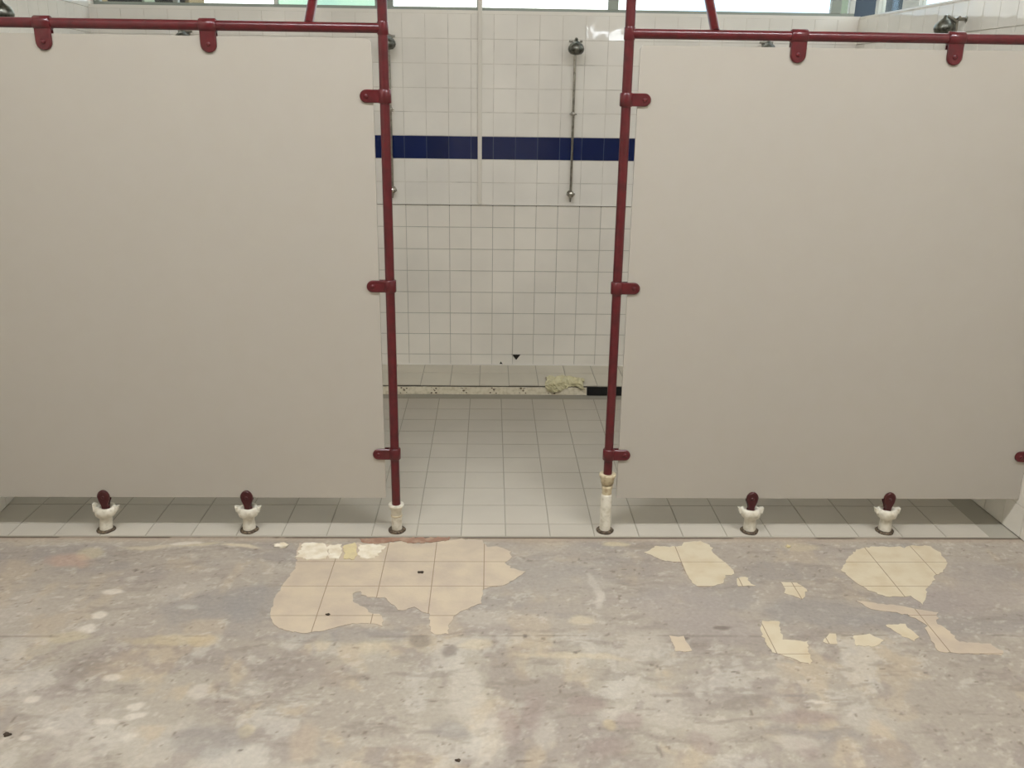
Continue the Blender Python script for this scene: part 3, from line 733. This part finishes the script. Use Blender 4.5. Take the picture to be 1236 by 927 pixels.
def dup(src, loc, rz, label):
    r = src.copy(); COL.objects.link(r); r.location = loc; r.rotation_euler = (0, 0, rz); r['label'] = label
    for ch in list(src.children):
        c = ch.copy(); COL.objects.link(c); c.parent = r
    return r
z_s = 1.13
dup(s0, (-.575, YB-.012, z_s+.012), 0, 'chrome wall shower mostly hidden behind the red post at the left of the door gap')
dup(s0, (-1.700, YB-.012, z_s+.02), 0, 'back wall shower behind the left partition, only its rose showing under the top rail')
dup(s0, (1.552, YB-.012, z_s+.008), 0, 'back wall shower behind the right partition, only its rose showing under the top rail')
dup(s0, (xr(4.30)-.012, 4.30, z_s+.065), -math.pi/2-.037, 'shower on the right side wall, its rose above the right partition rail')
dup(s0, (xl(4.02)+.012, 4.02, z_s+.045), math.pi/2+.0996, 'shower on the left side wall, its rose at the upper left corner above the rail')
# trunking on the back wall
tk = MB().box(-.0755, -.0515, YB-.024, YB-.004, ZL+.01, WT-.01).build('cable_trunking', M['trunking'], None, .002)
tag(tk, 'narrow white vertical cable trunking crossing the navy tile band on the back wall', 'trunking')

# crumpled sheet on the step edge
def rag():
    nx, ny = 26, 16; vs2 = []; r_ = random.Random(3)
    xa_, xb_ = .335, .560
    for j in range(ny):
        for i in range(nx):
            u_, w_ = i/(nx-1), j/(ny-1)
            x = xa_+(xb_-xa_)*u_+.008*math.sin(w_*7)
            # profile: lies on the step, then falls over its edge
            s = w_*.20
            if s < .13: y = YS+.12-s; z = STEP+.004+.010*abs(math.sin(u_*9+w_*5))
            else: y = YS-.012-.006*math.sin(u_*8); z = STEP+.004-(s-.13)*.62*(.6+.4*math.sin(u_*6+.5))
            hump = math.exp(-((u_-.45)/.35)**2)*math.exp(-((w_-.42)/.3)**2)
            z += .034*hump+.006*math.sin(u_*17+w_*9)*hump+r_.gauss(0, .0016)+(.018*math.exp(-((u_-.9)/.07)**2)*math.exp(-((w_-.5)/.2)**2))
            edge = min(u_, 1-u_, w_*1.2); y += r_.gauss(0, .003)+(0.02*(1-min(1, edge*7))*math.sin(u_*13+w_*11))*(s < .13)
            vs2.append((x, y, max(z, .004)))
    f = [(j*nx+i, j*nx+i+1, (j+1)*nx+i+1, (j+1)*nx+i) for j in range(ny-1) for i in range(nx-1)]
    o = MB().add(vs2, f, False).build('crumpled_sheet', M['rag'])
    so_ = o.modifiers.new('thick', 'SOLIDIFY'); so_.thickness = .002
    local(o, (.45, YS, STEP)); tag(o, 'crumpled pale yellow sheet lying over the step edge beside the right red post', 'sheet'); return o
rag()

# ------------------------------------------------------------------ windows
w1 = MB().box(BL, BR, YB+.10, YB+.135, SILL-.002, SILL+.022).box(BL, BR, YB+.10, YB+.135, WT-.03, WT).build('window_1', M['frame'])
tag(w1, 'long strip of windows above the tiled back wall', kind='structure')
def mull(x0, x1, mt='frame', y0=YB+.095, y1=YB+.135):
    return MB().box(x0, x1, y0, y1, SILL+.02, WT-.025).build('mullion', M[mt], w1, .003)
bars = [(-2.245, -2.21, 'frame'), (-1.80, -1.772, 'frame'), (-.662, -.560, 'frame'), (-.085, -.055, 'frame'), (.668, .726, 'frame'), (1.955, 2.01, 'frame'), (2.06, 2.09, 'frame_light')]
for a, b, m_ in bars: mull(a, b, m_)
for (a, b) in [(-2.21, -1.80), (-1.772, -1.22), (-1.22, -.662), (-.56, -.085), (-.055, .668), (.726, 1.955), (2.01, 2.06)]:
    g = MB().box(a+.001, b-.001, YB+.113, YB+.118, SILL+.021, WT-.028)
    g.build('pane', M['glass_green'] if a == -1.22 else M['glass'], w1)
MB().box(-1.235, -1.212, YB+.105, YB+.13, SILL+.02, WT-.025).build('sash_stile', M['frame_light'], w1)
# side window in the right wall
w2 = MB()
def sw(y0, y1, z0, z1, d0=.08, d1=.12):
    m_ = MB(); v = [(xr(y)+d, y, z) for z in (z0, z1) for y in (y0, y1) for d in (d0, d1)]
    return v, [(0, 1, 3, 2), (4, 6, 7, 5), (0, 4, 5, 1), (2, 3, 7, 6), (0, 2, 6, 4), (1, 5, 7, 3)]
w2.add(*sw(4.0, YB, SILL-.012, SILL+.012)).add(*sw(4.0, YB, WT-.03, WT))
w2 = w2.build('window_2', M['frame_light']); tag(w2, 'window above the right side wall', kind='structure')
for a, b in ((4.0, 4.03), (4.95, 5.13), (5.42, YB)): MB().add(*sw(a, b, SILL+.01, WT-.025)).build('mullion', M['frame_light'], w2)
for a, b in ((4.03, 4.95), (5.13, 5.42)): MB().add(*sw(a, b, SILL+.01, WT-.025, .098, .102)).build('pane', M['glass'], w2)
MB().add(*sw(4.0, YB, SILL-.014, SILL-.004, -.004, .16)).build('sill', M['tile'], w2)

# ------------------------------------------------------------------ outside
M['b_dark'] = mat('dark_facade', (30, 30, 26), .8); M['b_brown'] = mat('brown_facade', (124, 112, 84), .8); M['b_green'] = mat('grey_green_facade', (122, 134, 116), .8)
M['b_blue'] = mat('dark_blue_facade', (42, 56, 68), .5)
o1 = empty('neighbouring_building', (-3.35, 9.2, 0)); o1.rotation_euler = (0, 0, .42); tag(o1, 'dark building with brown and grey green columns outside the left window', 'building')
MB().box(-.35, .65, .3, 3.5, -1, 6).build('dark_wall', M['b_dark'], o1)
MB().box(-.42, -.22, 0, .3, -1, 6).build('column', M['b_brown'], o1)
MB().box(.10, .19, 0, .3, -1, 6).build('column', M['b_green'], o1)
MB().box(.50, .64, 0, .3, -1, 6).build('column', M['b_brown'], o1)
o2 = empty('dark_blue_building', (3.18, 8.6, 0)); o2.rotation_euler = (0, 0, -.5); tag(o2, 'dark blue wall outside, seen past the right end of the windows', 'building')
MB().box(0, .50, 0, .6, -1, 6).build('wall_face', M['b_blue'], o2)
MB().box(-.07, 0, -.08, .02, -1, 6).build('downpipe', M['b_green'], o2)
og = MB().box(-30, 30, YB+.4, 60, -.4, -.3).build('ground', mat('outdoor_ground', (120, 116, 104), .9)); tag(og, 'plain ground outside', kind='structure')

# ------------------------------------------------------------------ ceiling lights
for k, (x, y, ln, wt) in enumerate(LAMPS):
    t_ = empty('ceiling_light', (x, y, ROOM_Z)); tag(t_, ['ceiling tube fixture before the left partition, above the picture', 'ceiling tube fixture before the right partition, above the picture'][k], 'lamp')
    MB().box(-ln/2-.03, ln/2+.03, -.06, .06, -.05, -.001).build('lamp_body', M['lamp_body'], t_)
    MB().tube((-ln/2, 0, -.075), (ln/2, 0, -.075), .016, 14).build('tube', M['tube_glow'], t_)
    ld = bpy.data.lights.new('tube_light', 'AREA'); ld.shape = 'RECTANGLE'; ld.size = ln; ld.size_y = .05; ld.energy = wt; ld.color = TUBE_COL
    lo = bpy.data.objects.new('tube_light', ld); COL.objects.link(lo); lo.parent = t_; lo.location = (0, 0, -.096)
